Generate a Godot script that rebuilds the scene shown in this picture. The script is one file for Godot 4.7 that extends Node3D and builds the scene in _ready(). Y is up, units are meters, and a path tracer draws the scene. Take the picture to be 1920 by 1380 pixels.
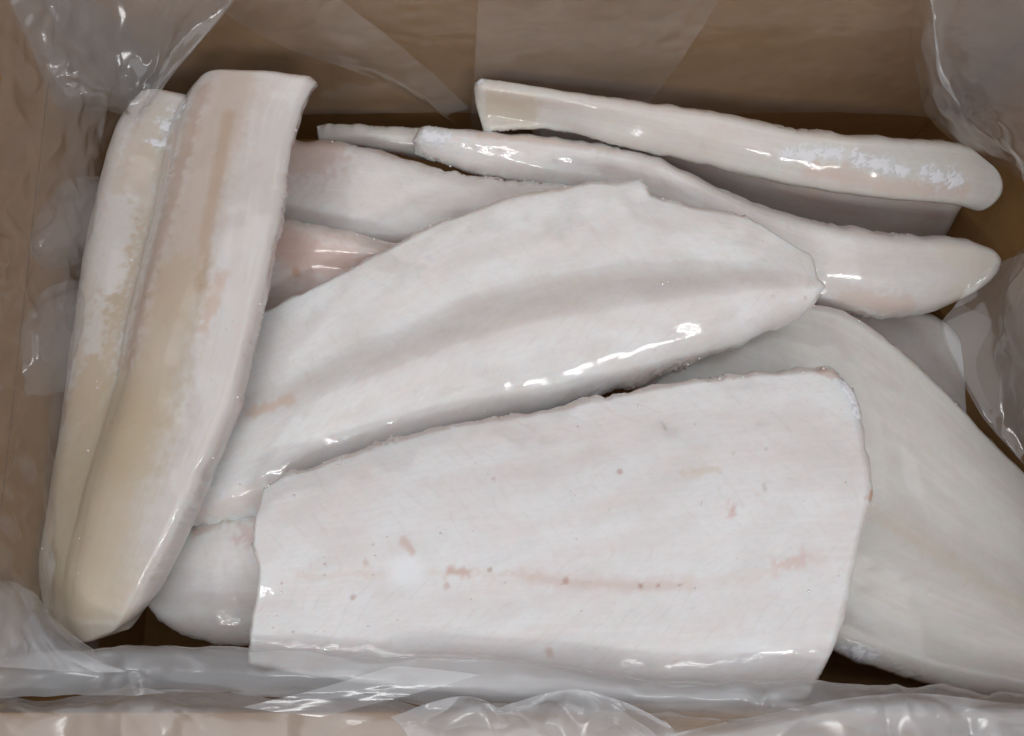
extends Node3D
# Frozen white fish fillets in an open cardboard box lined with a milky plastic bag. Metres, y up.

var n_low := FastNoiseLite.new()
var n_mid := FastNoiseLite.new()
var n_fine := FastNoiseLite.new()
var taken := {}
var flesh: StandardMaterial3D
var frost: StandardMaterial3D
var ice: StandardMaterial3D
var film: StandardMaterial3D
var thin_film: StandardMaterial3D
var milky_film: StandardMaterial3D
var card: StandardMaterial3D

# ---------------------------------------------------------------- helpers
func numbered(called: String) -> String:
	if not taken.has(called):
		taken[called] = 0
		return called
	taken[called] += 1
	return "%s_%03d" % [called, taken[called]]

func thing(called: String, label: String, category: String, at: Vector3, group := "") -> Node3D:
	var o := Node3D.new()
	o.name = numbered(called)
	add_child(o)
	o.position = at
	o.set_meta("label", label)
	o.set_meta("category", category)
	if group != "":
		o.set_meta("group", group)
	return o

func part(called: String, mesh: Mesh, mat: Material, parent: Node3D) -> MeshInstance3D:
	var o := MeshInstance3D.new()
	o.name = called
	o.mesh = mesh
	o.material_override = mat
	parent.add_child(o, true)
	return o

# numbers in tenths of a millimetre -> points
func pts(a: Array) -> PackedVector3Array:
	var out := PackedVector3Array()
	for i in range(0, a.size(), 3):
		out.append(Vector3(a[i], a[i + 1], a[i + 2]) * 0.0001)
	return out

func catmull(p: PackedVector3Array, t: float) -> Vector3:
	var n := p.size() - 1
	var x := clampf(t, 0.0, 1.0) * n
	var i := mini(int(x), n - 1)
	var b := p[i]
	var c := p[i + 1]
	var a := p[i - 1] if i > 0 else b * 2.0 - c
	var d := p[i + 2] if i + 2 <= n else c * 2.0 - b
	return b.cubic_interpolate(c, a, d, x - i)

# a smooth curve through the points, at the given shares of its length
func curve(p: PackedVector3Array, at: PackedFloat32Array) -> PackedVector3Array:
	var m := 160
	var raw := PackedVector3Array()
	var length := PackedFloat32Array([0.0])
	for i in m + 1:
		raw.append(catmull(p, float(i) / m))
		if i > 0:
			length.append(length[i - 1] + raw[i].distance_to(raw[i - 1]))
	var out := PackedVector3Array()
	var j := 0
	for t in at:
		var want := t * length[m]
		while j < m - 1 and length[j + 1] < want:
			j += 1
		out.append(raw[j].lerp(raw[j + 1], clampf((want - length[j]) / maxf(length[j + 1] - length[j], 1e-9), 0.0, 1.0)))
	return out

func smooth_row(r: Array, t: float) -> float:
	var n := r.size() - 1
	var x := clampf(t, 0.0, 1.0) * n
	var i := mini(int(x), n - 1)
	return cubic_interpolate(r[i], r[i + 1], r[maxi(i - 1, 0)], r[mini(i + 2, n)], x - i)

# one row of heights across, its knots at uk
func across_row(uk: Array, r: Array, u: float) -> float:
	var n := uk.size() - 1
	var i := 0
	while i < n - 1 and u > uk[i + 1]:
		i += 1
	var t: float = (u - uk[i]) / (uk[i + 1] - uk[i])
	return cubic_interpolate(r[i], r[i + 1], r[maxi(i - 1, 0)], r[mini(i + 2, n)], clampf(t, 0.0, 1.0))

func shares(n: int, warp: float) -> PackedFloat32Array:
	var out := PackedFloat32Array()
	for i in n:
		var t := float(i) / (n - 1)
		out.append(lerpf(t, 0.5 - 0.5 * cos(PI * t), warp))
	return out

func rounding(d: float, r: float) -> float:
	if d >= r:
		return 1.0
	var q := 1.0 - d / r
	return sqrt(maxf(0.0, 1.0 - q * q))

func grid_mesh(v: PackedVector3Array, c: PackedColorArray, cols: int, rows: int, wrap: bool) -> ArrayMesh:
	var normals := PackedVector3Array()
	normals.resize(v.size())
	for j in rows:
		for i in cols:
			var il := (i - 1 + cols) % cols if wrap else maxi(i - 1, 0)
			var ir := (i + 1) % cols if wrap else mini(i + 1, cols - 1)
			var a := v[j * cols + ir] - v[j * cols + il]
			var b := v[mini(j + 1, rows - 1) * cols + i] - v[maxi(j - 1, 0) * cols + i]
			normals[j * cols + i] = a.cross(b)
	var up := 0.0
	for j in rows:
		for i in (cols / 2 if wrap else cols):
			up += normals[j * cols + i].y
	var turned := up < 0.0
	for k in normals.size():
		var n := normals[k]
		normals[k] = (-n if turned else n).normalized() if n.length_squared() > 1e-24 else Vector3.UP
	var idx := PackedInt32Array()
	var last := cols if wrap else cols - 1
	for j in rows - 1:
		for i in last:
			var a := j * cols + i
			var b := j * cols + (i + 1) % cols
			if turned:
				idx.append_array(PackedInt32Array([a, b, a + cols, b, b + cols, a + cols]))
			else:
				idx.append_array(PackedInt32Array([a, a + cols, b, b, a + cols, b + cols]))
	var arrays := []
	arrays.resize(Mesh.ARRAY_MAX)
	arrays[Mesh.ARRAY_VERTEX] = v
	arrays[Mesh.ARRAY_NORMAL] = normals
	if c.size() == v.size():
		arrays[Mesh.ARRAY_COLOR] = c
	arrays[Mesh.ARRAY_INDEX] = idx
	var m := ArrayMesh.new()
	m.add_surface_from_arrays(Mesh.PRIMITIVE_TRIANGLES, arrays)
	return m

# shortest distance from p to a chain of points, in the plane seen from above
func chain_distance(chain: PackedVector3Array, p: Vector3) -> float:
	var best := 1e9
	var q := Vector2(p.x, p.z)
	if chain.size() == 1:
		return q.distance_to(Vector2(chain[0].x, chain[0].z))
	for i in chain.size() - 1:
		var a := Vector2(chain[i].x, chain[i].z)
		var b := Vector2(chain[i + 1].x, chain[i + 1].z)
		best = minf(best, q.distance_to(Geometry2D.get_closest_point_to_segment(q, a, b)))
	return best

# A fillet: a slab between a left and a right edge (and two end edges), with rounded rims, a relief across it,
# and colour marks. Its node stands at the middle of the slab.
func fillet(label: String, d: Dictionary, group: String) -> Node3D:
	var L: PackedVector3Array = d.L
	var R: PackedVector3Array = d.R
	var ns: int = d.get("ns", 260)
	var nt: int = d.get("nt", 120)
	var nb := 18
	var th: float = d.get("th", 0.018)
	var rim: Array = d.get("rim", [0.008, 0.008, 0.008, 0.008])   # left, right, first end, second end
	var uk: Array = d.get("uk", [0.0, 0.25, 0.5, 0.75, 1.0])
	var relief: Array = d.get("relief", [[0, 1, 1.5, 1, 0], [0, 1, 1.5, 1, 0]])
	var ragged: float = d.get("ragged", 0.0006)
	var ragged_r: float = d.get("ragged_r", ragged)
	var white: Color = d.get("white", Color(0.80, 0.775, 0.755))
	var pink: Color = d.get("pink", Color(0.755, 0.69, 0.655))
	var marks: Array = d.get("marks", [])
	var frosty: Array = d.get("frost", [])
	var pushes: Array = d.get("push", [])
	var chevrons: float = d.get("chevrons", 0.2)
	var vee: float = d.get("vee", 0.5)
	var seed_at := Vector3(label.length() * 0.37, label.hash() % 97 * 0.011, 0.3)
	var ss := shares(ns, 0.55)
	var us := shares(nt, 0.75)
	var cl := curve(L, ss)
	var cr := curve(R, ss)
	var e0: PackedVector3Array = curve(d.get("E0", PackedVector3Array([L[0], R[0]])), us)
	var e1: PackedVector3Array = curve(d.get("E1", PackedVector3Array([L[L.size() - 1], R[R.size() - 1]])), us)
	var p00 := cl[0]
	var p10 := cl[ns - 1]
	var p01 := cr[0]
	var p11 := cr[ns - 1]
	var middle := (cl[ns / 2] + cr[ns / 2]) * 0.5
	var flat := PackedVector3Array()
	flat.resize(ns * nt)
	for j in ns:
		var s := ss[j]
		for i in nt:
			var u := us[i]
			flat[j * nt + i] = cl[j] * (1.0 - u) + cr[j] * u + e0[i] * (1.0 - s) + e1[i] * s - (p00 * (1.0 - u) + p01 * u) * (1.0 - s) - (p10 * (1.0 - u) + p11 * u) * s
	var lum := 0.0
	var length := cl[0].distance_to(cl[ns - 1])
	length = maxf(length, cr[0].distance_to(cr[ns - 1]))
	var cols := nt + nb
	var v := PackedVector3Array()
	v.resize(ns * cols)
	var c := PackedColorArray()
	c.resize(ns * cols)
	var frost_at := PackedFloat32Array()
	frost_at.resize(ns * cols)
	var rows_n := relief.size() - 1
	for j in ns:
		var s := ss[j]
		var width := cl[j].distance_to(cr[j])
		var end_round := rounding(s * length, rim[2]) * rounding((1.0 - s) * length, rim[3])
		var x := s * rows_n
		var k := mini(int(x), rows_n - 1)
		var kt := x - k
		kt = kt * kt * (3.0 - 2.0 * kt)
		for i in cols:
			var top := i < nt
			var ib := i if top else clampi(roundi((1.0 - (i - nt + 1.0) / (nb + 1.0)) * (nt - 1)), 1, nt - 2)
			var u := us[ib]
			var p := flat[j * nt + ib]
			var tx := flat[j * nt + mini(ib + 1, nt - 1)] - flat[j * nt + maxi(ib - 1, 0)]
			var ts := flat[mini(j + 1, ns - 1) * nt + ib] - flat[maxi(j - 1, 0) * nt + ib]
			var nrm := tx.cross(ts).normalized()
			if nrm.y < 0.0:
				nrm = -nrm
			var side := tx.normalized()
			var edge := end_round * rounding(u * width, rim[0]) * rounding((1.0 - u) * width, rim[1])
			var h := lerpf(across_row(uk, relief[k], u), across_row(uk, relief[k + 1], u), kt) * 0.001
			var q := p + seed_at
			var near_rim := exp(-minf(minf(u, 1.0 - u) * width, minf(s, 1.0 - s) * length) / 0.003)
			var wobble := n_low.get_noise_3dv(q * 1.7) * 2.6 + (n_mid.get_noise_3dv(q * 1.1) * 1.5 + n_fine.get_noise_3dv(q * 0.8) * 1.2) * clampf(0.25 + n_low.get_noise_3dv(q * 0.8 + Vector3(9, 9, 9)) * 2.5, 0.0, 1.0)
			p += side * signf(u - 0.5) * near_rim * (ragged if u < 0.5 else ragged_r) * wobble * 0.9
			p += ts.normalized() * signf(s - 0.5) * near_rim * ragged * wobble * 0.7 * (1.0 if minf(s, 1.0 - s) * length < 0.006 else 0.0)
			var rough := n_low.get_noise_3dv(q) * 0.0006 + n_mid.get_noise_3dv(q) * 0.00005
			var flake := 0.0
			if top and chevrons > 0.0:
				var along := s * length * 130.0 + absf(u - vee) * width * 110.0 + n_low.get_noise_3dv(q) * 0.9
				var off := absf(along - floorf(along) - 0.5)
				flake = (smoothstep(0.72, 0.5, u) if vee < 0.4 else 1.0) * smoothstep(0.13, 0.0, off) * clampf(0.45 + n_mid.get_noise_3dv(q * 0.7) * 1.6, 0.0, 1.0)
				rough -= flake * 0.00002
			if top:
				p += nrm * (h * end_round + th * 0.5 * edge + rough * (0.25 + 0.75 * edge))
			else:
				p += nrm * (h * end_round - th * 0.5 * edge + rough)
			for m in pushes:
				var away := Vector2(p.x - m[0][0].x, p.z - m[0][0].z).length() / float(m[1])
				if away < 1.0:
					p += (m[0][1] - m[0][0]) * pow(1.0 - away * away, 2.0)
			# colour of the flesh, then what is on it
			var mottle := clampf(0.45 + n_low.get_noise_3d(s * length * 0.55 + seed_at.x, u * width * 1.7, seed_at.y) * 0.9 + n_mid.get_noise_3dv(q * 0.9) * 0.35, 0.0, 1.0)
			var col := white.lerp(pink, mottle)
			col = col.lerp(Color(0.70, 0.66, 0.635), clampf(n_low.get_noise_3d(s * length * 0.8 + seed_at.y + 4.0, u * width * 1.4, seed_at.x) * 0.9, 0.0, 0.35))
			var grain_ := n_mid.get_noise_3d(s * length * 1.0 + seed_at.y, u * width * 4.5 + seed_at.x, 0.7)
			col = col.lerp(Color(0.68, 0.645, 0.62), clampf(grain_ * 0.8, 0.0, 0.22))
			var fibre := n_mid.get_noise_3d(s * 0.04 + seed_at.x, u * 0.32, seed_at.y)
			col = col.lerp(Color(0.86, 0.84, 0.82), clampf(fibre * 0.5, 0.0, 0.35))
			col = col.lerp(Color(0.60, 0.52, 0.43), flake * chevrons)
			var fr := 0.0
			if top:
				for m in marks:
					var dd := chain_distance(m[0], p)
					var grain: float = m[4] if m.size() > 4 else 0.35
					var r: float = m[1] * (1.0 + grain * (n_mid.get_noise_3dv(q * 1.3 + Vector3(7, 0, 0)) * 1.6 + n_fine.get_noise_3dv(q * 0.6) * 0.4))
					if dd < r:
						var w := 1.0 - dd / r
						col = col.lerp(m[2], smoothstep(0.0, 0.8, w) * m[3])
				for m in frosty:
					var dd := chain_distance(m[0], p)
					var w: float = 0.85 - dd / m[1] + n_mid.get_noise_3dv(q * 1.1) * 0.7 + n_fine.get_noise_3dv(q * 0.8) * 0.5
					fr = maxf(fr, w)
				col = col.lerp(Color(0.86, 0.86, 0.87), clampf(fr * 0.9, 0.0, 0.6))
			v[j * cols + i] = p - middle
			c[j * cols + i] = Color(col.r * 0.91, col.g * 0.915, col.b * 0.925, 1.0)
			frost_at[j * cols + i] = fr
	var o := thing("fish_fillet", label, "fish fillet", middle, group)
	part("flesh", grid_mesh(v, c, cols, ns, true), flesh, o)
	if frosty.size():
		var crust := SurfaceTool.new()
		crust.begin(Mesh.PRIMITIVE_TRIANGLES)
		var up := PackedVector3Array()
		up.resize(ns * cols)
		for j in ns:
			for i in nt:
				var a := v[j * cols + mini(i + 1, nt - 1)] - v[j * cols + maxi(i - 1, 0)]
				var b := v[mini(j + 1, ns - 1) * cols + i] - v[maxi(j - 1, 0) * cols + i]
				var n := a.cross(b).normalized()
				up[j * cols + i] = -n if n.y < 0.0 else n
		var used := 0
		var probe := (ns / 2) * cols + nt / 2
		var turned := (v[probe + 1] - v[probe - 1]).cross(v[probe + cols] - v[probe - cols]).y < 0.0
		for j in ns - 1:
			for i in nt - 1:
				var q := [j * cols + i, j * cols + i + 1, (j + 1) * cols + i, (j + 1) * cols + i + 1]
				if maxf(maxf(frost_at[q[0]], frost_at[q[1]]), maxf(frost_at[q[2]], frost_at[q[3]])) > 0.5:
					used += 1
					for w in ([q[0], q[1], q[2], q[1], q[3], q[2]] if turned else [q[0], q[2], q[1], q[1], q[2], q[3]]):
						var lift: float = 0.0012 * clampf(frost_at[w] - 0.5, -0.4, 0.3) * (1.0 + 0.4 * n_fine.get_noise_3dv(v[w] * 2.0))
						crust.add_vertex(v[w] + up[w] * lift)
		if used:
			crust.index()
			crust.generate_normals()
			var fc := part("frost_crust", crust.commit(), frost, o)
			fc.set_meta("kind", "stuff")
	# ice crumbs frozen to the rims
	var crumbs: Array = d.get("crumbs", [])
	if crumbs.size():
		var rng := RandomNumberGenerator.new()
		rng.seed = label.hash()
		var st := SurfaceTool.new()
		st.begin(Mesh.PRIMITIVE_TRIANGLES)
		for cr_ in crumbs:
			for n in int(cr_[2] * 0.5):
				var j := clampi(int(rng.randf_range(cr_[0], cr_[1]) * ns), 1, ns - 2)
				var i := int(cr_[3]) if cr_[3] < 2 else 0
				var u_at := rng.randf_range(0.004, 0.03)
				var ii := 0
				while us[ii] < u_at:
					ii += 1
				if i == 1:
					ii = nt - 1 - ii
				crumb(st, v[j * cols + ii], 0.0002 + 0.0006 * pow(rng.randf(), 3.0), rng)
		st.index()
		st.generate_normals()
		var cm := part("ice_crumbs", st.commit(), ice, o)
		cm.set_meta("kind", "stuff")
	# smooth drops and beads of glaze frozen on the top
	var rng2 := RandomNumberGenerator.new()
	rng2.seed = label.hash() + 1
	for m in d.get("drops", []):
		var n := 0
		for pt in m[0]:
			var best := 1e9
			var at := 0
			for j in range(0, ns):
				for i in range(0, nt):
					var w: Vector3 = v[j * cols + i] + middle - pt
					var dd := w.x * w.x + w.z * w.z
					if dd < best:
						best = dd
						at = j * cols + i
			var ball := SphereMesh.new()
			ball.radius = 0.5
			ball.height = 1.0
			ball.radial_segments = 24
			ball.rings = 12
			var b := part("ice_drop", ball, ice, o)
			b.position = v[at]
			b.scale = Vector3(m[1], minf(m[1], m[2]) * 0.3, m[2])
			b.rotation.y = m[3]
	var beads: int = d.get("beads", 0)
	if beads > 0:
		var st := SurfaceTool.new()
		st.begin(Mesh.PRIMITIVE_TRIANGLES)
		for n in beads:
			var at := rng2.randi_range(int(ns * 0.06), int(ns * 0.94)) * cols + rng2.randi_range(int(nt * 0.1), int(nt * 0.9))
			crumb(st, v[at], 0.0003 + 0.0005 * pow(rng2.randf(), 2.0), rng2)
		st.index()
		st.generate_normals()
		var bm := part("ice_beads", st.commit(), ice, o)
		bm.set_meta("kind", "stuff")
	return o

# a small lumpy grain of ice
func crumb(st: SurfaceTool, at: Vector3, r: float, rng: RandomNumberGenerator) -> void:
	var ring := []
	var tall := rng.randf_range(0.6, 1.3)
	for j in 5:
		var row := []
		for i in 7:
			var a := TAU * i / 7.0
			var b := PI * (j / 4.0) - PI / 2
			var k := r * rng.randf_range(0.7, 1.25) if j > 0 and j < 4 else r
			row.append(at + Vector3(cos(a) * cos(b) * k, sin(b) * k * tall, sin(a) * cos(b) * k))
		row[6] = row[0]
		ring.append(row)
	for j in 4:
		for i in 6:
			for w in [[j, i], [j + 1, i], [j, i + 1], [j, i + 1], [j + 1, i], [j + 1, i + 1]]:
				st.add_vertex(ring[w[0]][w[1]])

# A sheet of film through a net of points, creased: rows x columns of points
func sheet(rows: Array, nu: int, nv: int, amp: float, cell: float, seed_n: int, bend := 0.0, keep := 0.0) -> ArrayMesh:
	var net: Array[PackedVector3Array] = []
	for r in rows:
		net.append(r)
	var v := PackedVector3Array()
	for j in nv:
		var column := PackedVector3Array()
		for i in nu:
			pass
		var t := float(j) / (nv - 1)
		var ctrl := PackedVector3Array()
		for k in net[0].size():
			var line := PackedVector3Array()
			for r in net:
				line.append(r[k])
			ctrl.append(catmull(line, t))
		for i in nu:
			v.append(catmull(ctrl, float(i) / (nu - 1)))
	var rng := RandomNumberGenerator.new()
	rng.seed = seed_n
	var dirs := []
	for k in 9:
		var a := rng.randf() * TAU
		dirs.append([Vector2(cos(a), sin(a)) / (cell * rng.randf_range(0.6, 2.8)), rng.randf(), rng.randf_range(0.5, 1.0), rng.randf() * 9.0])
	var w := v.duplicate()
	var size_u := v[0].distance_to(v[nu - 1])
	var size_v := v[0].distance_to(v[(nv - 1) * nu])
	for j in nv:
		for i in nu:
			var a := v[j * nu + mini(i + 1, nu - 1)] - v[j * nu + maxi(i - 1, 0)]
			var b := v[mini(j + 1, nv - 1) * nu + i] - v[maxi(j - 1, 0) * nu + i]
			var n := a.cross(b).normalized()
			var p := Vector2(float(i) / (nu - 1) * size_u, float(j) / (nv - 1) * size_v)
			var q := Vector3(p.x, p.y, seed_n * 0.731)
			p += Vector2(n_low.get_noise_3dv(q), n_low.get_noise_3dv(q + Vector3(5, 5, 0))) * cell * 0.45
			var h := 0.0
			for e in dirs:
				var x: float = p.dot(e[0]) + e[1]
				var f := absf(x - floorf(x) - 0.5) * 2.0
				f = sqrt(f * f + 0.0008)
				var mask := clampf(n_low.get_noise_3dv(q * 0.5 + Vector3(e[3], 0, 0)) * 2.6, 0.0, 1.0)
				h += (f - 0.5) * e[2] * mask
			var hold := 1.0
			if keep > 0.0:
				hold = smoothstep(0.0, keep, float(j) / (nv - 1))
			w[j * nu + i] = v[j * nu + i] + n * (h * amp * hold + n_low.get_noise_3dv(q * 0.3) * bend)
	return grid_mesh(w, PackedColorArray(), nu, nv, false)

func slab(size: Vector3) -> ArrayMesh:
	# a board with chamfered edges
	var st := SurfaceTool.new()
	st.begin(Mesh.PRIMITIVE_TRIANGLES)
	var e := 0.0008
	var h := size * 0.5
	var b := BoxMesh.new()
	b.size = size
	b.subdivide_width = 6
	b.subdivide_height = 6
	b.subdivide_depth = 6
	st.append_from(b, 0, Transform3D.IDENTITY)
	return st.commit()

func noise_picture(freq: float, ramp: Array, size := 512, kind := FastNoiseLite.TYPE_SIMPLEX_SMOOTH, octaves := 4) -> NoiseTexture2D:
	var n := FastNoiseLite.new()
	n.noise_type = kind
	n.frequency = freq
	n.fractal_octaves = octaves
	n.seed = 11
	var t := NoiseTexture2D.new()
	t.width = size
	t.height = size
	t.seamless = true
	t.noise = n
	if ramp.size():
		var g := Gradient.new()
		g.set_color(0, ramp[0])
		g.set_color(1, ramp[1])
		t.color_ramp = g
	return t

# ---------------------------------------------------------------- scene
func _ready() -> void:
	# camera
	var cam := Camera3D.new()
	cam.name = "camera"
	add_child(cam)
	cam.position = Vector3(0, 0.42, 0.05)
	cam.rotation_degrees = Vector3(-80, 0, 0)
	cam.fov = 50
	cam.near = 0.01
	cam.far = 50
	cam.current = true
	# the dim room around the box, and two twin-tube ceiling fittings
	var env := Environment.new()
	env.background_mode = Environment.BG_COLOR
	env.background_color = Color(0.34, 0.355, 0.385)
	env.background_energy_multiplier = 1.0
	env.tonemap_mode = Environment.TONE_MAPPER_LINEAR
	env.tonemap_exposure = 0.58
	env.sdfgi_enabled = true
	env.ssao_enabled = true
	env.ssil_enabled = true
	var we := WorldEnvironment.new()
	we.name = "world"
	we.environment = env
	add_child(we)
	lamp(Vector3(-0.5, 1.7, 1.2), Vector3(0.0, 0.05, 0.0), 0.6, "left of two twin tube lamp fittings above the near side")
	lamp(Vector3(0.6, 1.65, 1.3), Vector3(0.05, 0.05, 0.0), 0.7, "right of two twin tube lamp fittings above the near side")
	added_panel(Vector3(0.05, 2.1, 0.25), 3.1)
	# surfaces
	for e in [[n_low, 34.0, 2], [n_mid, 150.0, 3], [n_fine, 620.0, 2]]:
		e[0].noise_type = FastNoiseLite.TYPE_SIMPLEX_SMOOTH
		e[0].frequency = e[1]
		e[0].fractal_octaves = e[2]
		e[0].seed = 5
	flesh = StandardMaterial3D.new()
	flesh.vertex_color_use_as_albedo = true
	flesh.roughness = 1.0
	flesh.roughness_texture = noise_picture(0.012, [Color(0.22, 0.22, 0.22), Color(0.4, 0.4, 0.4)])
	flesh.metallic_specular = 0.3
	flesh.clearcoat_enabled = true
	flesh.clearcoat = 0.65
	flesh.clearcoat_roughness = 0.085
	flesh.subsurf_scatter_enabled = true
	flesh.subsurf_scatter_strength = 0.38
	flesh.uv1_triplanar = true
	flesh.uv1_scale = Vector3(9, 9, 9)
	flesh.heightmap_enabled = true
	flesh.heightmap_texture = noise_picture(0.03, [])
	flesh.heightmap_scale = 0.003
	frost = StandardMaterial3D.new()
	frost.albedo_color = Color(0.885, 0.885, 0.90)
	frost.roughness = 0.7
	ice = StandardMaterial3D.new()
	ice.albedo_color = Color(0.915, 0.908, 0.90)
	ice.roughness = 0.05
	film = StandardMaterial3D.new()
	film.transparency = BaseMaterial3D.TRANSPARENCY_ALPHA
	film.albedo_color = Color(0.89, 0.90, 0.915, 0.15)
	film.roughness = 0.15
	film.metallic_specular = 0.5
	film.cull_mode = BaseMaterial3D.CULL_DISABLED
	milky_film = film.duplicate()
	milky_film.albedo_color.a = 0.3
	milky_film.roughness = 0.22
	thin_film = film.duplicate()
	thin_film.albedo_color.a = 0.08
	card = StandardMaterial3D.new()
	card.albedo_texture = noise_picture(0.02, [Color(0.60, 0.455, 0.27), Color(0.65, 0.50, 0.315)], 512, FastNoiseLite.TYPE_SIMPLEX_SMOOTH, 5)
	card.uv1_triplanar = true
	card.uv1_scale = Vector3(6, 6, 6)
	card.roughness = 0.85
	box()
	fillets()
	bag()

func lamp(at: Vector3, aim: Vector3, energy: float, label: String) -> void:
	var o := thing("tube_lamp", label, "lamp", at)
	o.look_at(aim, Vector3.UP)
	var white := StandardMaterial3D.new()
	white.albedo_color = Color(0.9, 0.9, 0.9)
	var glow := StandardMaterial3D.new()
	glow.albedo_color = Color.WHITE
	glow.emission_enabled = true
	glow.emission = Color(1.0, 0.98, 0.95)
	glow.emission_energy_multiplier = 2.0
	var b := BoxMesh.new()
	b.size = Vector3(0.66, 0.2, 0.05)
	var body := part("housing", b, white, o)
	body.position = Vector3(0, 0, 0.06)
	for s in [-1, 1]:
		var c := CylinderMesh.new()
		c.top_radius = 0.013
		c.bottom_radius = 0.013
		c.height = 0.6
		var t := part("lamp_tube", c, glow, o)
		t.rotation_degrees.z = 90
		t.position = Vector3(0, 0.055 * s, 0)
		var l := AreaLight3D.new()
		l.name = "tube_light"
		l.area_size = Vector2(0.6, 0.026)
		l.light_energy = energy
		l.light_color = Color(1.0, 1.0, 1.0)
		l.shadow_enabled = true
		l.area_range = 6.0
		o.add_child(l, true)
		l.position = Vector3(0, 0.055 * s, -0.016)

func added_panel(at: Vector3, energy: float) -> void:  # unseen panel added only to give soft light from overhead
	var o := thing("added_panel", "unseen flat panel added above the box for soft overhead light", "lamp", at)
	var white := StandardMaterial3D.new()
	white.albedo_color = Color(0.9, 0.9, 0.9)
	var glow := StandardMaterial3D.new()
	glow.albedo_color = Color.WHITE
	glow.emission_enabled = true
	glow.emission = Color.WHITE
	glow.emission_energy_multiplier = 1.0
	var b := BoxMesh.new()
	b.size = Vector3(3.24, 0.05, 2.04)
	part("housing", b, white, o).position = Vector3(0, 0.03, 0)
	var f := BoxMesh.new()
	f.size = Vector3(3.2, 0.006, 2.0)
	part("diffuser", f, glow, o)
	var l := AreaLight3D.new()
	l.name = "added_panel_light"
	l.area_size = Vector2(3.2, 2.0)
	l.light_energy = energy
	l.light_color = Color(0.965, 0.975, 1.0)
	l.shadow_enabled = true
	l.area_range = 6.0
	o.add_child(l, true)
	l.position = Vector3(0, -0.006, 0)
	l.rotation_degrees.x = -90

func box() -> void:
	var floor_top := StandardMaterial3D.new()
	floor_top.albedo_color = Color(0.55, 0.55, 0.53)
	floor_top.roughness = 0.6
	var table := MeshInstance3D.new()
	table.name = "table_surface"
	var tm := BoxMesh.new()
	tm.size = Vector3(1.4, 0.03, 1.0)
	table.mesh = tm
	table.material_override = floor_top
	add_child(table)
	table.position = Vector3(0, -0.075, 0)
	table.set_meta("kind", "structure")
	table.set_meta("label", "plain grey surface under the cardboard box")
	table.set_meta("category", "surface")
	var o := thing("cardboard_box", "open brown cardboard box whose walls show through the plastic liner", "box", Vector3(0.018, 0, -0.02))
	var t := 0.005
	var x0 := -0.211 - 0.018
	var x1 := 0.257 - 0.018
	var z0 := -0.182 + 0.02
	var z1 := 0.130 + 0.02
	var w := x1 - x0
	var dz := z1 - z0
	var h := 0.088
	var mk := func(called: String, size: Vector3, at: Vector3, turn: Vector3) -> void:
		var m := part(called, slab(size), card, o)
		m.position = at
		m.rotation_degrees = turn
	var deep := 0.055
	var tall := h + deep
	mk.call("base", Vector3(w, t, dz), Vector3((x0 + x1) / 2, -deep, (z0 + z1) / 2), Vector3.ZERO)
	mk.call("wall", Vector3(w + 2 * t, tall, t), Vector3((x0 + x1) / 2, h - tall / 2, z0 - t / 2), Vector3.ZERO)
	mk.call("wall", Vector3(w + 2 * t, tall - 0.013, t), Vector3((x0 + x1) / 2, h - 0.013 - (tall - 0.013) / 2, z1 + t / 2), Vector3.ZERO)
	mk.call("wall", Vector3(t, tall, dz), Vector3(x0 - t / 2, h - tall / 2, (z0 + z1) / 2), Vector3.ZERO)
	mk.call("wall", Vector3(t, tall, dz), Vector3(x1 + t / 2, h - tall / 2, (z0 + z1) / 2), Vector3.ZERO)
	var fl := 0.24
	var a := deg_to_rad(6)
	mk.call("flap", Vector3(w, fl, t), Vector3((x0 + x1) / 2, h + 0.001 + cos(a) * fl / 2, z0 - t / 2 - sin(a) * fl / 2), Vector3(-6, 0, 0))
	mk.call("flap", Vector3(t, fl, dz), Vector3(x0 - t / 2 - sin(a) * fl / 2, h + 0.001 + cos(a) * fl / 2, (z0 + z1) / 2), Vector3(0, 0, 6))
	mk.call("flap", Vector3(t, fl, dz), Vector3(x1 + t / 2 + sin(a) * fl / 2, h + 0.001 + cos(a) * fl / 2, (z0 + z1) / 2), Vector3(0, 0, -6))
	mk.call("flap", Vector3(w, t, 0.15), Vector3((x0 + x1) / 2, h - 0.010, z1 + 0.0755), Vector3(4, 0, 0))

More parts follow.
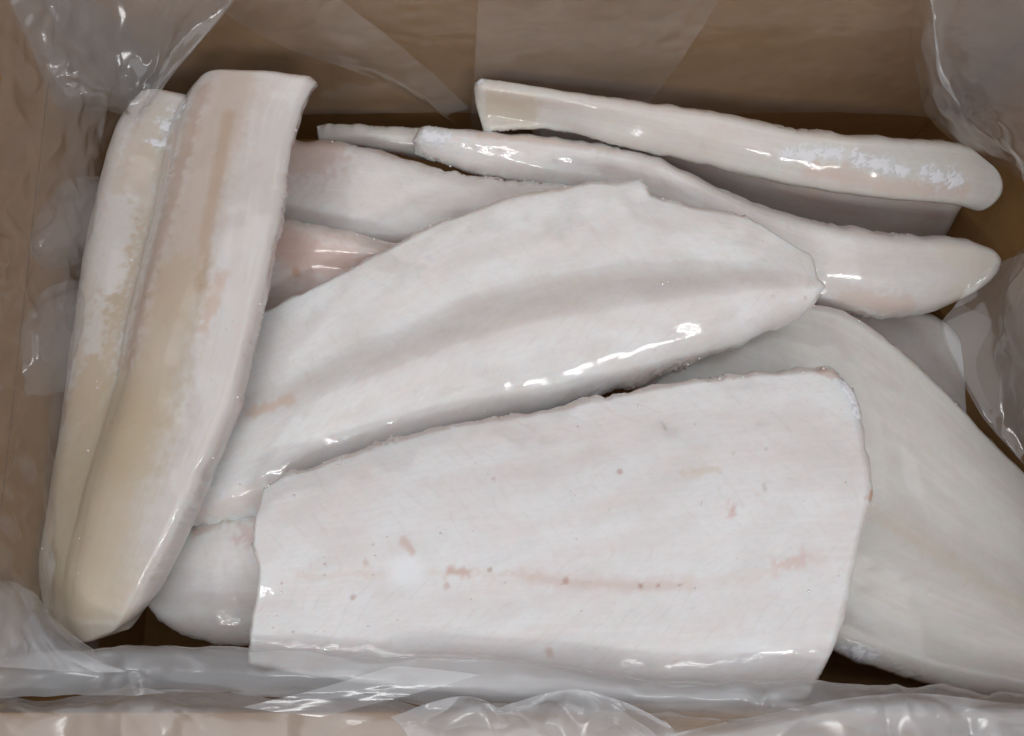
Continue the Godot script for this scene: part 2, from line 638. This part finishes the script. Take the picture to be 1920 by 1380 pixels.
func fillets() -> void:
	var G := "frozen fish fillets piled in the box"
	var under := {"ns": 90, "nt": 40}
	# deep layer
	fillet("dim pink fillet deep at the right edge under the long curved ones", {"ns": 90, "nt": 50,
		"L": pts([1701, -320, -713, 2162, -300, -675, 2497, -300, -579, 2726, -320, -266]),
		"R": pts([1603, -340, -19, 2032, -340, 12, 2396, -340, 74, 2660, -340, 196]), "th": 0.016}, G)
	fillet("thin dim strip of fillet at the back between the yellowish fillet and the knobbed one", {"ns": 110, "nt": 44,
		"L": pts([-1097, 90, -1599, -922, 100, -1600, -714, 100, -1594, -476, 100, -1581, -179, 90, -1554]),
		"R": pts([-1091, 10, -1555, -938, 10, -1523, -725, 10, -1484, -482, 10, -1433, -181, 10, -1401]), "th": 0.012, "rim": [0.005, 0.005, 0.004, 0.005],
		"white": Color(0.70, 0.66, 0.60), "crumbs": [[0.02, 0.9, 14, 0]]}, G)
	fillet("pale fillet at the upper middle with a pink corner beside the yellowish fillet", {"ns": 190, "nt": 110,
		"L": pts([-1405, 235, -1457, -1141, 255, -1429, -881, 265, -1412, -566, 265, -1321, -311, 265, -1240, 0, 265, -1201, 339, 255, -1184]),
		"R": pts([-1388, 175, -814, -1134, 175, -828, -877, 185, -840, -564, 195, -837, -311, 195, -881, 0, 195, -925, 340, 195, -940]), "th": 0.018, "ragged": 0.0009,
		"relief": [[0, 2, 2, 1, 0], [0, 2, 3, 1, 0]],
		"marks": [[pts([-1189, 265, -1315, -991, 265, -1315]), 0.022, Color(0.66, 0.47, 0.40), 0.6, 0.5], [pts([-680, 265, -1345, -169, 265, -1210, 282, 265, -1180]), 0.004, Color(0.60, 0.44, 0.35), 0.5, 0.8],
			[pts([-84, 265, -1186]), 0.0012, Color(0.1, 0.09, 0.09), 0.8, 1.5], [pts([-23, 265, -1177]), 0.0011, Color(0.1, 0.09, 0.09), 0.8, 1.5], [pts([146, 265, -1165]), 0.001, Color(0.12, 0.1, 0.09), 0.8, 1.5]],
		"crumbs": [[0.2, 0.9, 24, 0]]}, G)
	fillet("small pink fillet piece wedged between the yellowish fillet and the big middle one", {"ns": 120, "nt": 70,
		"L": pts([-1317, 420, -958, -1108, 440, -922, -825, 440, -860, -504, 440, -777]),
		"R": pts([-1313, 320, -320, -1114, 320, -375, -836, 320, -486, -459, 340, -619]), "th": 0.014, "rim": [0.006, 0.007, 0.007, 0.006],
		"relief": [[0, 2, -1, 0, 0], [0, 2, -1, 0, 0]],
		"white": Color(0.76, 0.65, 0.60), "pink": Color(0.72, 0.56, 0.50),
		"marks": [[pts([-1108, 410, -765, -852, 410, -682]), 0.012, Color(0.68, 0.47, 0.40), 0.55, 0.5], [pts([-1068, 390, -633]), 0.004, Color(0.62, 0.33, 0.2), 0.6, 0.9], [pts([-1176, 430, -898, -800, 430, -842, -586, 430, -800]), 0.005, Color(0.84, 0.79, 0.75), 0.7, 0.5]],
		"crumbs": [[0.4, 0.95, 10, 0]]}, G)
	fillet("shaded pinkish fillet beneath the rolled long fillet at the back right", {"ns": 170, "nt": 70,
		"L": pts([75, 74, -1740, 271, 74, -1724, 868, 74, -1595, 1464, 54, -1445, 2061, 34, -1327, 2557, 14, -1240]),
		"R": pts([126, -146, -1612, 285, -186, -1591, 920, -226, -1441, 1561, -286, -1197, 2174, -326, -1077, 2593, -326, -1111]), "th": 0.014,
		"white": Color(0.76, 0.675, 0.625), "pink": Color(0.73, 0.585, 0.525)}, G)  # pinkish flesh, also darkened to carry the shade under the rolled fillet
	fillet("short blunt white fillet lying flat under the lower left end of the big middle one", {"ns": 130, "nt": 90,
		"L": pts([-1558, 370, 635, -1417, 390, 543, -1238, 400, 518, -1011, 400, 523, -756, 400, 572]),
		"R": pts([-1733, 320, 946, -1585, 320, 1063, -1405, 320, 1123, -1203, 320, 1140, -902, 320, 1152]),
		"E0": pts([-1558, 370, 635, -1622, 360, 747, -1693, 340, 859, -1733, 320, 946]), "th": 0.018, "rim": [0.006, 0.009, 0.007, 0.007],
		"marks": [[pts([-1223, 540, 617, -1137, 540, 641]), 0.009, Color(0.60, 0.37, 0.30), 0.45, 0.7], [pts([-1461, 520, 618, -1292, 530, 541, -1171, 530, 517]), 0.003, Color(0.60, 0.42, 0.34), 0.6, 0.5]]}, G)
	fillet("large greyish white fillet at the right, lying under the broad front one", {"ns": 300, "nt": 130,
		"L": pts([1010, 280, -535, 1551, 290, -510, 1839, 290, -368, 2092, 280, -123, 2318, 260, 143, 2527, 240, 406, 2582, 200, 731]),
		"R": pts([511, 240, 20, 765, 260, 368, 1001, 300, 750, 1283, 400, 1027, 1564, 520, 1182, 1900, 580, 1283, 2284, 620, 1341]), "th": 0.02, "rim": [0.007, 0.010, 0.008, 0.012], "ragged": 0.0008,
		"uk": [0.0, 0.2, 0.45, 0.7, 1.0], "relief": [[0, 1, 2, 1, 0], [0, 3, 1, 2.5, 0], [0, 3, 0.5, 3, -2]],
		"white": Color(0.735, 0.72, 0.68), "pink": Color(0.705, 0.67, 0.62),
		"marks": [[pts([1652, 550, 498, 1880, 550, 664, 2125, 550, 851, 2327, 550, 966]), 0.006, Color(0.69, 0.60, 0.50), 0.4, 0.5], [pts([1524, 500, 1190, 1754, 500, 1291, 1986, 500, 1336]), 0.005, Color(0.62, 0.55, 0.38), 0.5, 0.7], [pts([1503, 500, 1151, 1549, 500, 1174]), 0.003, Color(0.22, 0.22, 0.38), 0.5, 1.0]],
		"frost": [[pts([1591, 520, 1141, 1474, 520, 1118]), 0.004]],
		"crumbs": [[0.25, 0.75, 34, 0], [0.6, 0.85, 16, 1]]}, G)
	# middle layer
	fillet("long wavy fillet with white knobbed left end and broad right end by the wall", {"ns": 340, "nt": 100,
		"L": pts([-454, 286, -1493, -169, 306, -1459, 169, 316, -1423, 672, 316, -1336, 949, 306, -1207, 1222, 306, -1075, 1494, 306, -987, 1902, 306, -909, 2312, 306, -868, 2455, 286, -812]),
		"R": pts([-521, 226, -1373, -229, 216, -1262, 114, 216, -1186, 625, 206, -1064, 959, 206, -892, 1239, 186, -722, 1524, 146, -559, 1861, 136, -486, 2139, 146, -495, 2350, 186, -571]),
		"E0": pts([-454, 286, -1493, -500, 276, -1474, -532, 246, -1427, -521, 226, -1373]), "E1": pts([2455, 286, -812, 2514, 266, -755, 2465, 226, -667, 2350, 186, -571]),
		"th": 0.02, "rim": [0.008, 0.012, 0.007, 0.009], "ragged": 0.0007,
		"relief": [[0, 1, 1, 0, -1], [0, 1.5, 1, 1, 0], [0, 3, 2.5, 1, 0], [0, 3, 4, 2, -1], [0, 1, 2, 1, -1]],
		"marks": [[pts([-165, 406, -1396, 165, 406, -1361, 520, 406, -1308]), 0.003, Color(0.68, 0.50, 0.40), 0.4, 0.6], [pts([1700, 266, -556, 2026, 266, -522]), 0.007, Color(0.68, 0.50, 0.42), 0.5, 0.5], [pts([2204, 386, -773, 2396, 366, -695, 2283, 306, -573]), 0.009, Color(0.79, 0.73, 0.62), 0.6, 0.4]],
		"frost": [[pts([-440, 406, -1396, -357, 406, -1396]), 0.006]],
		"crumbs": [[0.01, 0.05, 14, 0], [0.3, 0.8, 26, 0], [0.0, 0.3, 8, 1]]}, G)
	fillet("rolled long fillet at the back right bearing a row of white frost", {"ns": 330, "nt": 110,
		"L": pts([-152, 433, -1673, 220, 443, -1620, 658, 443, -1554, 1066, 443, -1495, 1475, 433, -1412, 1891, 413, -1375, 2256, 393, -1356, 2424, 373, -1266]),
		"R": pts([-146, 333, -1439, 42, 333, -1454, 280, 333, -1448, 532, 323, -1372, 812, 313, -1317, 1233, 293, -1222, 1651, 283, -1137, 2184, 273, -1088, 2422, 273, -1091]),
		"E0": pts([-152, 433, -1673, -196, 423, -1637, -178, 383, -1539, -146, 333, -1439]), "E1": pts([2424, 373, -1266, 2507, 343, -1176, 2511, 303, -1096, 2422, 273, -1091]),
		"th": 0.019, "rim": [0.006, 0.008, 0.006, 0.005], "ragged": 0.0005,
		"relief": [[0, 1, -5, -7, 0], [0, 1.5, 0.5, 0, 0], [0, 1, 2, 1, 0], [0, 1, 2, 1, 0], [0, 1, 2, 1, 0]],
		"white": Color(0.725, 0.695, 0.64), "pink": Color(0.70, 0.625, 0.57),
		"marks": [[pts([-98, 353, -1528, 84, 353, -1489]), 0.009, Color(0.60, 0.50, 0.38), 0.7, 0.3], [pts([1497, 333, -1195, 1915, 313, -1101, 2285, 293, -1089]), 0.006, Color(0.70, 0.50, 0.43), 0.4, 0.5]],
		"frost": [[pts([1377, 413, -1253, 1635, 413, -1247]), 0.006], [pts([1716, 413, -1233, 1965, 393, -1169]), 0.006], [pts([2084, 373, -1163, 2256, 353, -1128]), 0.007], [pts([-152, 413, -1646]), 0.005]],
		"crumbs": [[0.0, 0.04, 10, 0], [0.1, 0.9, 16, 1]]}, G)
	fillet("big white fillet across the middle with a lengthwise furrow and a pointed right tip", {"ns": 420, "nt": 170,
		"L": pts([-1345, 466, -355, -927, 516, -542, -553, 556, -732, -283, 576, -865, 103, 596, -982, 436, 606, -978, 666, 606, -951, 892, 616, -888, 1093, 616, -842, 1265, 616, -728, 1367, 616, -618]),
		"R": pts([-1536, 426, 621, -1141, 466, 534, -793, 496, 388, -397, 516, 253, 0, 536, 131, 446, 566, -15, 844, 586, -152, 1219, 606, -311, 1364, 616, -380]),
		"E1": pts([1367, 616, -618, 1416, 626, -542, 1420, 626, -454, 1364, 616, -380]), "th": 0.022, "rim": [0.005, 0.013, 0.008, 0.006], "ragged": 0.0012,
		"uk": [0.0, 0.25, 0.42, 0.6, 0.8, 1.0],
		"relief": [[0, 0.8, 1, 2, 1, -2], [0, 0.6, 0.3, 6, 2.5, -4], [0, 0.5, -0.2, 8, 3.8, -4], [0, 0.6, 0.3, 7.5, 4, -3], [0, 0, 1, 2.5, 1, -2]],
		"white": Color(0.825, 0.81, 0.80), "pink": Color(0.785, 0.735, 0.705), "beads": 24,
		"push": [[pts([436, 606, -967, 436, 616, -1012]), 0.03], [pts([590, 606, -989, 610, 616, -1025]), 0.010], [pts([1407, 626, -485, 1427, 626, -490]), 0.005]],
		"drops": [[pts([1412, 636, -467]), 0.004, 0.003, 0.3]],
		"marks": [[pts([-1197, 526, 80, -1100, 526, 42, -1001, 526, 17]), 0.004, Color(0.70, 0.47, 0.33), 0.5, 0.8], [pts([512, 626, -1026, 600, 626, -986]), 0.004, Color(0.84, 0.83, 0.82), 0.7, 0.8],
			[pts([-1437, 466, 559, -1189, 486, 449]), 0.008, Color(0.74, 0.62, 0.55), 0.5, 0.5], [pts([541, 606, -59, 814, 606, -134]), 0.006, Color(0.72, 0.55, 0.47), 0.4, 0.6], [pts([-77, 606, -953, 257, 606, -981]), 0.005, Color(0.74, 0.64, 0.57), 0.5, 0.6]],
		"crumbs": [[0.25, 0.8, 60, 0], [0.94, 0.995, 14, 0], [0.5, 0.96, 26, 1]]}, G)
	# top layer
	fillet("yellowish brown fillet with two lobes leaning along the left wall of the box", {"ns": 380, "nt": 170,
		"L": pts([-1793, 548, -1431, -1933, 528, -1301, -2010, 528, -916, -2045, 548, -519, -2068, 548, 33, -2106, 538, 522, -2115, 528, 794, -2053, 508, 971, -1913, 488, 1048]),
		"R": pts([-907, 778, -1447, -1001, 778, -1210, -1031, 788, -816, -1094, 788, -415, -1181, 768, 26, -1326, 748, 418, -1451, 728, 712, -1554, 688, 882, -1681, 598, 1027]),
		"E0": pts([-1793, 548, -1431, -1630, 598, -1481, -1480, 628, -1453, -1401, 688, -1490, -1250, 758, -1494, -1051, 788, -1474, -938, 788, -1468, -907, 778, -1447]),
		"th": 0.018, "rim": [0.007, 0.0045, 0.006, 0.008], "ragged": 0.0006,
		"uk": [0.0, 0.15, 0.34, 0.56, 0.76, 1.0],
		"relief": [[0, 4, -2, 4, 4.5, 2], [-1, 4, -3, 6, 5, 1], [-2, 2.5, -0.3, 7, 4, 0], [-3, 0.5, 2.5, 6, 3, 0], [-3, 0.8, 2.4, 4, 1.5, 0]],
		"white": Color(0.745, 0.71, 0.685), "pink": Color(0.72, 0.655, 0.615), "chevrons": 0.38, "vee": 0.27, "beads": 20,
		"marks": [[pts([-1666, 698, -1319, -1770, 698, -1035, -1836, 698, -643, -1896, 698, -93, -1969, 698, 382]), 0.019, Color(0.66, 0.565, 0.47), 0.7, 0.4], [pts([-1261, 818, -1389, -1335, 838, -1051, -1420, 838, -671, -1463, 838, -378]), 0.019, Color(0.59, 0.48, 0.40), 0.7, 0.2], [pts([-1445, 838, -451, -1521, 838, -69, -1651, 818, 274]), 0.021, Color(0.58, 0.475, 0.35), 0.7, 0.25],
			[pts([-1708, 818, 137, -1816, 798, 453, -1837, 758, 809]), 0.040, Color(0.575, 0.48, 0.335), 0.82, 0.12], [pts([-1676, 698, -1278, -1757, 698, -1035]), 0.010, Color(0.66, 0.54, 0.43), 0.35, 0.6],
			[pts([-1773, 678, -806, -1816, 678, -445, -1917, 678, 49]), 0.015, Color(0.60, 0.48, 0.35), 0.7, 0.6],
			[pts([-1418, 758, -1368, -1515, 738, -861, -1600, 738, -529, -1687, 738, -110]), 0.006, Color(0.52, 0.38, 0.30), 0.6, 0.5],
			[pts([-1659, 758, -179, -1710, 758, 60, -1781, 738, 292, -1832, 718, 611, -1863, 698, 881]), 0.0012, Color(0.48, 0.41, 0.30), 0.3, 0.8],
			[pts([-1274, 838, -1233, -1302, 838, -974, -1339, 838, -671, -1348, 838, -451]), 0.0045, Color(0.52, 0.37, 0.25), 0.5, 0.2],
			[pts([-1824, 698, -877, -1852, 698, -541]), 0.012, Color(0.80, 0.80, 0.81), 0.6, 0.8], [pts([-1880, 688, -392, -1893, 688, -218]), 0.008, Color(0.80, 0.80, 0.81), 0.5, 1.1], [pts([-1248, 838, -499, -1326, 838, -258]), 0.004, Color(0.64, 0.45, 0.34), 0.5, 0.6]],
		"frost": [[pts([-1642, 718, -1281, -1558, 718, -1335]), 0.009], [pts([-1708, 698, -1210, -1621, 698, -1218]), 0.004]],
		"crumbs": [[0.02, 0.5, 50, 0], [0.75, 0.98, 30, 0], [0.1, 0.9, 40, 1]]}, G)
	fillet("broad white fillet at the front with reddish blood specks along its middle", {"ns": 460, "nt": 240,
		"L": pts([-1070, 720, 411, -934, 720, 342, -610, 720, 239, -259, 730, 141, 94, 740, 86, 566, 750, -17, 1037, 760, -78, 1412, 770, -100]),
		"R": pts([-1126, 660, 1149, -910, 660, 1188, -590, 660, 1236, -249, 660, 1270, 204, 660, 1296, 543, 660, 1306, 950, 660, 1306, 1236, 650, 1302]),
		"E0": pts([-1070, 720, 411, -1087, 730, 521, -1100, 740, 633, -1076, 730, 745, -1096, 710, 923, -1126, 660, 1149]),
		"E1": pts([1412, 770, -100, 1499, 780, 62, 1529, 780, 385, 1478, 770, 632, 1420, 750, 853, 1352, 720, 1041, 1236, 650, 1302]),
		"th": 0.016, "rim": [0.004, 0.0055, 0.0035, 0.006], "ragged": 0.0011, "ragged_r": 0.0003,
		"uk": [0.0, 0.15, 0.38, 0.62, 0.83, 1.0],
		"relief": [[0, 1.3, 1.8, 0.4, 1.6, 0], [0, 1.2, 2.4, 0.4, 1.9, 0], [0, 0.6, 2.4, -0.2, 1.9, -0.5], [0, 0, 2.4, -0.8, 2.1, -1]],
		"white": Color(0.815, 0.80, 0.795), "pink": Color(0.785, 0.725, 0.705), "beads": 70,
		"marks": [[pts([55, 820, 782, 221, 820, 803, 487, 820, 820, 730, 820, 814]), 0.0058, Color(0.66, 0.49, 0.41), 0.28, 0.3], [pts([89, 820, 786, 243, 820, 808, 509, 820, 823, 686, 820, 818]), 0.0024, Color(0.60, 0.40, 0.32), 0.28, 0.6], [pts([730, 820, 814, 1020, 820, 771, 1291, 820, 706]), 0.004, Color(0.68, 0.53, 0.45), 0.2, 0.6],
			[pts([-892, 800, 783, -580, 800, 773, -223, 800, 766, 89, 820, 782]), 0.0025, Color(0.68, 0.52, 0.44), 0.25, 1.0],
			[pts([-255, 820, 760, -189, 820, 769]), 0.0028, Color(0.55, 0.28, 0.19), 0.5, 0.6], [pts([-270, 820, 820]), 0.0021, Color(0.54, 0.28, 0.2), 0.45, 0.6], [pts([-455, 820, 765, -426, 820, 756]), 0.010, Color(0.86, 0.87, 0.88), 0.8, 0.1], [pts([-451, 820, 634, -412, 820, 682]), 0.0028, Color(0.58, 0.34, 0.24), 0.45, 0.5],
			[pts([-607, 820, 726]), 0.0023, Color(0.58, 0.36, 0.27), 0.45, 0.6], [pts([-662, 820, 872]), 0.0015, Color(0.42, 0.20, 0.13), 0.50, 0.8], [pts([-79, 820, 382]), 0.0010, Color(0.40, 0.22, 0.18), 0.45, 0.8], [pts([453, 820, 355]), 0.0014, Color(0.44, 0.20, 0.12), 0.54, 0.8],
			[pts([154, 780, 1089]), 0.0026, Color(0.55, 0.30, 0.2), 0.45, 0.8], [pts([-27, 820, 808]), 0.0012, Color(0.42, 0.18, 0.12), 0.63, 0.8], [pts([-93, 820, 756]), 0.0012, Color(0.42, 0.2, 0.14), 0.54, 0.8], [pts([221, 820, 803]), 0.0016, Color(0.42, 0.16, 0.1), 0.54, 0.9],
			[pts([531, 820, 820]), 0.0012, Color(0.36, 0.16, 0.1), 0.63, 0.9], [pts([608, 820, 820]), 0.0014, Color(0.34, 0.15, 0.1), 0.63, 0.9], [pts([690, 820, 816]), 0.0012, Color(0.36, 0.16, 0.1), 0.63, 0.9],
			[pts([-776, 820, 777]), 0.0010, Color(0.35, 0.2, 0.15), 0.54, 0.9], [pts([-957, 800, 812]), 0.0010, Color(0.38, 0.2, 0.15), 0.54, 0.9], [pts([-909, 780, 1007]), 0.0010, Color(0.33, 0.22, 0.18), 0.54, 0.9],
			[pts([1502, 800, 442, 1491, 800, 471]), 0.0026, Color(0.55, 0.26, 0.12), 0.7, 0.9], [pts([1329, 800, -81, 1397, 800, -62]), 0.0028, Color(0.52, 0.33, 0.26), 0.6, 0.9], [pts([922, 820, 498, 917, 820, 525]), 0.003, Color(0.66, 0.38, 0.3), 0.5, 0.9],
			[pts([1071, 820, 256]), 0.0009, Color(0.3, 0.22, 0.18), 0.3, 0.9], [pts([1051, 820, 409, 1055, 820, 427]), 0.0011, Color(0.25, 0.2, 0.18), 0.3, 0.9], [pts([788, 820, 476, 792, 820, 498]), 0.001, Color(0.3, 0.2, 0.16), 0.3, 0.9], [pts([641, 820, 148, 654, 820, 173]), 0.001, Color(0.3, 0.24, 0.2), 0.3, 0.9], [pts([933, 820, 274]), 0.0014, Color(0.4, 0.32, 0.22), 0.3, 0.9],
			[pts([725, 820, 364, 862, 820, 342]), 0.003, Color(0.66, 0.53, 0.38), 0.4, 0.9], [pts([1095, 800, 740, 1209, 800, 707]), 0.004, Color(0.66, 0.40, 0.32), 0.35, 0.9]],
		"frost": [[pts([1432, 800, -64, 1477, 800, 111]), 0.004], [pts([-253, 800, 158]), 0.003]],
		"crumbs": [[0.0, 0.99, 90, 0], [0.0, 0.04, 16, 0]]}, G)

func bag() -> void:
	var o := thing("plastic_liner", "milky translucent plastic bag lining the box, folded and crumpled round the fillets", "plastic bag", Vector3.ZERO)
	var add := func(called: String, rows: Array, nu: int, nv: int, amp: float, cell: float, seed_n: int, bend: float, mat: Material) -> void:
		part(called, sheet(rows, nu, nv, amp, cell, seed_n, bend), mat, o)
	# back
	add.call("back_panel", [pts([-2200, 60, -1650, -800, 60, -1690, 600, 60, -1690, 1800, 60, -1690, 2560, 60, -1650]), pts([-2200, 600, -1690, -800, 600, -1750, 600, 600, -1740, 1800, 600, -1710, 2560, 600, -1610]),
		pts([-2200, 1000, -1710, -800, 1000, -1780, 600, 1000, -1770, 1800, 1000, -1750, 2560, 1000, -1650]), pts([-2200, 2000, -1850, -800, 2000, -1890, 600, 2000, -1890, 1800, 2000, -1880, 2560, 2000, -1810])], 240, 100, 0.0008, 0.06, 21, 0.0012, thin_film)
	# diagonal doubled fold on the back
	add.call("folded_strip", [pts([-248, -74, -1670, -715, 449, -1670, -1187, 866, -1670, -1439, 1308, -1670]), pts([-354, 141, -1640, -680, 648, -1640, -980, 1070, -1640, -1138, 1410, -1640]), pts([-234, 192, -1660, -554, 797, -1660, -768, 1187, -1660, -843, 1415, -1660])], 120, 40, 0.001, 0.06, 31, 0.002, thin_film)
	add.call("folded_strip", [pts([-253, -169, -1650, 280, -101, -1650, 741, 211, -1650]), pts([-187, 565, -1690, 344, 613, -1690, 852, 705, -1690]), pts([-135, 1214, -1740, 401, 1247, -1740, 971, 1280, -1740])], 60, 60, 0.001, 0.06, 32, 0.002, thin_film)
	# upper left drape
	add.call("corner_drape", [pts([-2744, 600, -1356, -2341, 620, -1359, -2072, 640, -1377, -1906, 660, -1366, -1806, 680, -1369, -1710, 740, -1460, -1388, 860, -1674]), pts([-2605, 800, -1359, -2158, 840, -1343, -1952, 860, -1353, -1773, 880, -1315, -1665, 900, -1289, -1559, 920, -1397, -1264, 1000, -1675]),
		pts([-2474, 1000, -1428, -2123, 1000, -1454, -1935, 960, -1478, -1766, 960, -1457, -1610, 960, -1452, -1490, 980, -1557, -1206, 1080, -1762]), pts([-2334, 1250, -1713, -2001, 1250, -1713, -1778, 1250, -1713, -1601, 1250, -1713, -1437, 1220, -1736, -1304, 1220, -1761, -1100, 1240, -1846])], 200, 130, 0.003, 0.036, 41, 0.004, film)
	# left side
	add.call("left_panel", [pts([-1809, 400, -2415, -1898, 300, -1881, -2091, 300, -1299, -2072, 300, -773, -2052, 300, -324, -2029, 300, 160, -2013, 300, 625, -1959, 300, 1215]), pts([-1858, 900, -2031, -1947, 720, -1597, -2010, 620, -1152, -2013, 580, -682, -2001, 600, -261, -2035, 580, 185, -2032, 580, 616, -1977, 580, 1164]),
		pts([-1979, 1180, -1868, -2041, 1000, -1454, -2065, 860, -1015, -2046, 900, -601, -2023, 840, -210, -2003, 900, 212, -1967, 860, 607, -1923, 860, 1112]), pts([-2154, 1350, -1783, -2153, 1280, -1283, -2109, 1280, -825, -2085, 1300, -468, -2036, 1280, -117, -1999, 1300, 247, -1961, 1280, 593, -1909, 1280, 1035]), pts([-2214, 1750, -1463, -2193, 1700, -1026, -2138, 1700, -634, -2097, 1720, -328, -2054, 1700, -28, -2011, 1720, 284, -1985, 1700, 580, -1932, 1700, 958])], 220, 160, 0.0032, 0.034, 51, 0.003, film)
	add.call("loose_lobe", [pts([-1939, 520, -1113, -1993, 500, -1010, -2004, 500, -844, -2029, 500, -681]), pts([-2055, 660, -1039, -1976, 740, -925, -1973, 760, -750, -2088, 660, -604]), pts([-2116, 760, -956, -2056, 860, -813, -2059, 880, -657, -2124, 760, -560]), pts([-2174, 780, -922, -2169, 840, -796, -2158, 860, -652, -2154, 780, -541]), pts([-2232, 840, -897, -2244, 820, -778, -2224, 840, -646, -2190, 820, -505])], 110, 100, 0.0022, 0.022, 61, 0.002, film)
	add.call("loose_lobe", [pts([-1991, 460, -612, -2002, 460, -450, -2011, 460, -264, -2031, 460, -56]), pts([-2043, 640, -538, -1972, 720, -384, -1972, 720, -211, -2072, 620, -20]), pts([-2090, 740, -466, -2063, 860, -313, -2036, 840, -163, -2089, 720, 7]), pts([-2132, 820, -407, -2143, 860, -301, -2102, 860, -136, -2104, 780, 15]), pts([-2187, 840, -377, -2200, 840, -282, -2170, 840, -116, -2142, 820, 44])], 110, 100, 0.0022, 0.022, 62, 0.002, film)
	# right side
	add.call("right_panel", [pts([1899, 700, -2126, 2115, 500, -1474, 2628, 280, -1219, 2620, 280, -895, 2487, 260, -444, 2467, 260, -4, 2586, 240, 472, 2533, 240, 1371]), pts([1730, 1180, -1766, 2021, 840, -1324, 2380, 700, -1115, 2497, 620, -801, 2387, 540, -377, 2429, 520, 29, 2515, 500, 474, 2485, 500, 1314]),
		pts([1867, 1250, -1713, 1976, 1000, -1402, 2244, 900, -1124, 2416, 860, -738, 2438, 820, -310, 2453, 800, 65, 2461, 780, 476, 2429, 780, 1252]), pts([2428, 1500, -1571, 2444, 1400, -1120, 2465, 1360, -898, 2532, 1320, -568, 2494, 1300, -195, 2447, 1300, 129, 2413, 1280, 479, 2354, 1280, 1142])], 200, 130, 0.0032, 0.036, 71, 0.004, film)
	add.call("loose_lobe", [pts([2338, 780, -641, 2400, 740, -329, 2453, 700, 52, 2427, 680, 382]), pts([2250, 640, -610, 2232, 580, -342, 2287, 560, -41, 2391, 540, 255]), pts([2155, 520, -487, 2061, 500, -334, 2191, 500, 27, 2374, 500, 302]), pts([2360, 420, -406, 2259, 420, -193, 2356, 420, 119, 2505, 420, 373])], 90, 70, 0.002, 0.04, 63, 0.003, thin_film)
	# near side: the bag rises over the fillets' ends and folds back over the rim
	add.call("near_fold", [pts([-2625, 400, 1336, -1850, 400, 1313, -1162, 420, 1308, -144, 440, 1395, 809, 460, 1424, 1532, 440, 1429, 2007, 440, 1463, 2626, 440, 1485]), pts([-2430, 700, 1174, -1715, 700, 1120, -1077, 720, 1112, -133, 760, 1162, 741, 800, 1206, 1401, 780, 1236, 1879, 700, 1291, 2469, 680, 1338]),
		pts([-2337, 840, 1116, -1649, 840, 1066, -1035, 860, 1063, -127, 900, 1113, 711, 940, 1158, 1353, 900, 1198, 1805, 840, 1247, 2387, 800, 1289]), pts([-2300, 880, 1180, -1622, 880, 1141, -1011, 920, 1146, -125, 940, 1197, 699, 980, 1232, 1322, 960, 1267, 1754, 920, 1308, 2322, 880, 1342]),
		pts([-2318, 840, 1263, -1634, 840, 1239, -1031, 840, 1247, -128, 860, 1285, 718, 880, 1330, 1358, 860, 1365, 1779, 860, 1391, 2355, 820, 1426])], 300, 110, 0.0022, 0.045, 81, 0.003, milky_film)
	add.call("rim_film", [pts([-2313, 850, 1249, -1630, 850, 1225, -1029, 850, 1233, -128, 870, 1273, 716, 890, 1318, 1354, 870, 1353, 1775, 870, 1378, 2349, 830, 1413]), pts([-2233, 950, 1313, -1554, 990, 1283, -993, 950, 1303, -122, 990, 1331, 692, 990, 1370, 1308, 970, 1404, 1715, 970, 1423, 2257, 950, 1448]), pts([-2215, 930, 1569, -1559, 930, 1569, -984, 930, 1569, -122, 950, 1600, 692, 950, 1600, 1302, 950, 1600, 1709, 950, 1600, 2251, 930, 1607])], 300, 90, 0.005, 0.03, 88, 0.005, milky_film)
	add.call("folded_strip", [pts([-1050, 940, 1266, -745, 970, 1191, -457, 970, 1108]), pts([-911, 950, 1283, -577, 980, 1200, -269, 980, 1122]), pts([-745, 950, 1303, -412, 980, 1218, -124, 980, 1140])], 60, 24, 0.0006, 0.05, 89, 0.001, film)
	add.call("corner_drape", [pts([-2652, 560, 964, -2321, 560, 964, -2077, 560, 1032, -1974, 560, 1123, -1850, 560, 1190]), pts([-2496, 800, 794, -2171, 820, 788, -2011, 820, 835, -1935, 800, 934, -1791, 780, 1053]), pts([-2395, 920, 877, -2083, 940, 875, -1954, 920, 908, -1851, 900, 983, -1672, 880, 1068]), pts([-2349, 940, 1118, -2043, 960, 1114, -1844, 940, 1128, -1676, 940, 1138, -1517, 920, 1146])], 120, 90, 0.003, 0.025, 82, 0.003, milky_film)
	add.call("crumpled_flap", [pts([-471, 980, 1295, -205, 1000, 1213, -41, 1000, 1239, 204, 1010, 1192, 409, 1000, 1227, 594, 980, 1315]), pts([-407, 990, 1351, -162, 1030, 1274, 0, 990, 1293, 242, 1040, 1271, 448, 1000, 1300, 633, 980, 1372]), pts([-367, 960, 1483, -122, 980, 1439, 41, 980, 1439, 264, 980, 1439, 467, 980, 1458, 652, 960, 1502])], 150, 80, 0.0048, 0.02, 83, 0.002, milky_film)
	add.call("near_overlap", [pts([448, 980, 1401, 691, 1000, 1335, 996, 1010, 1269, 1305, 1010, 1217, 1556, 1000, 1204, 1831, 980, 1232, 2272, 960, 1271]), pts([481, 1020, 1465, 722, 1030, 1387, 1023, 1040, 1328, 1328, 1040, 1281, 1575, 1030, 1274, 1827, 1010, 1298, 2251, 980, 1324]), pts([523, 980, 1627, 766, 980, 1590, 1070, 980, 1552, 1375, 980, 1534, 1617, 980, 1534, 1860, 980, 1534, 2235, 960, 1559])], 180, 80, 0.0036, 0.03, 84, 0.003, milky_film)
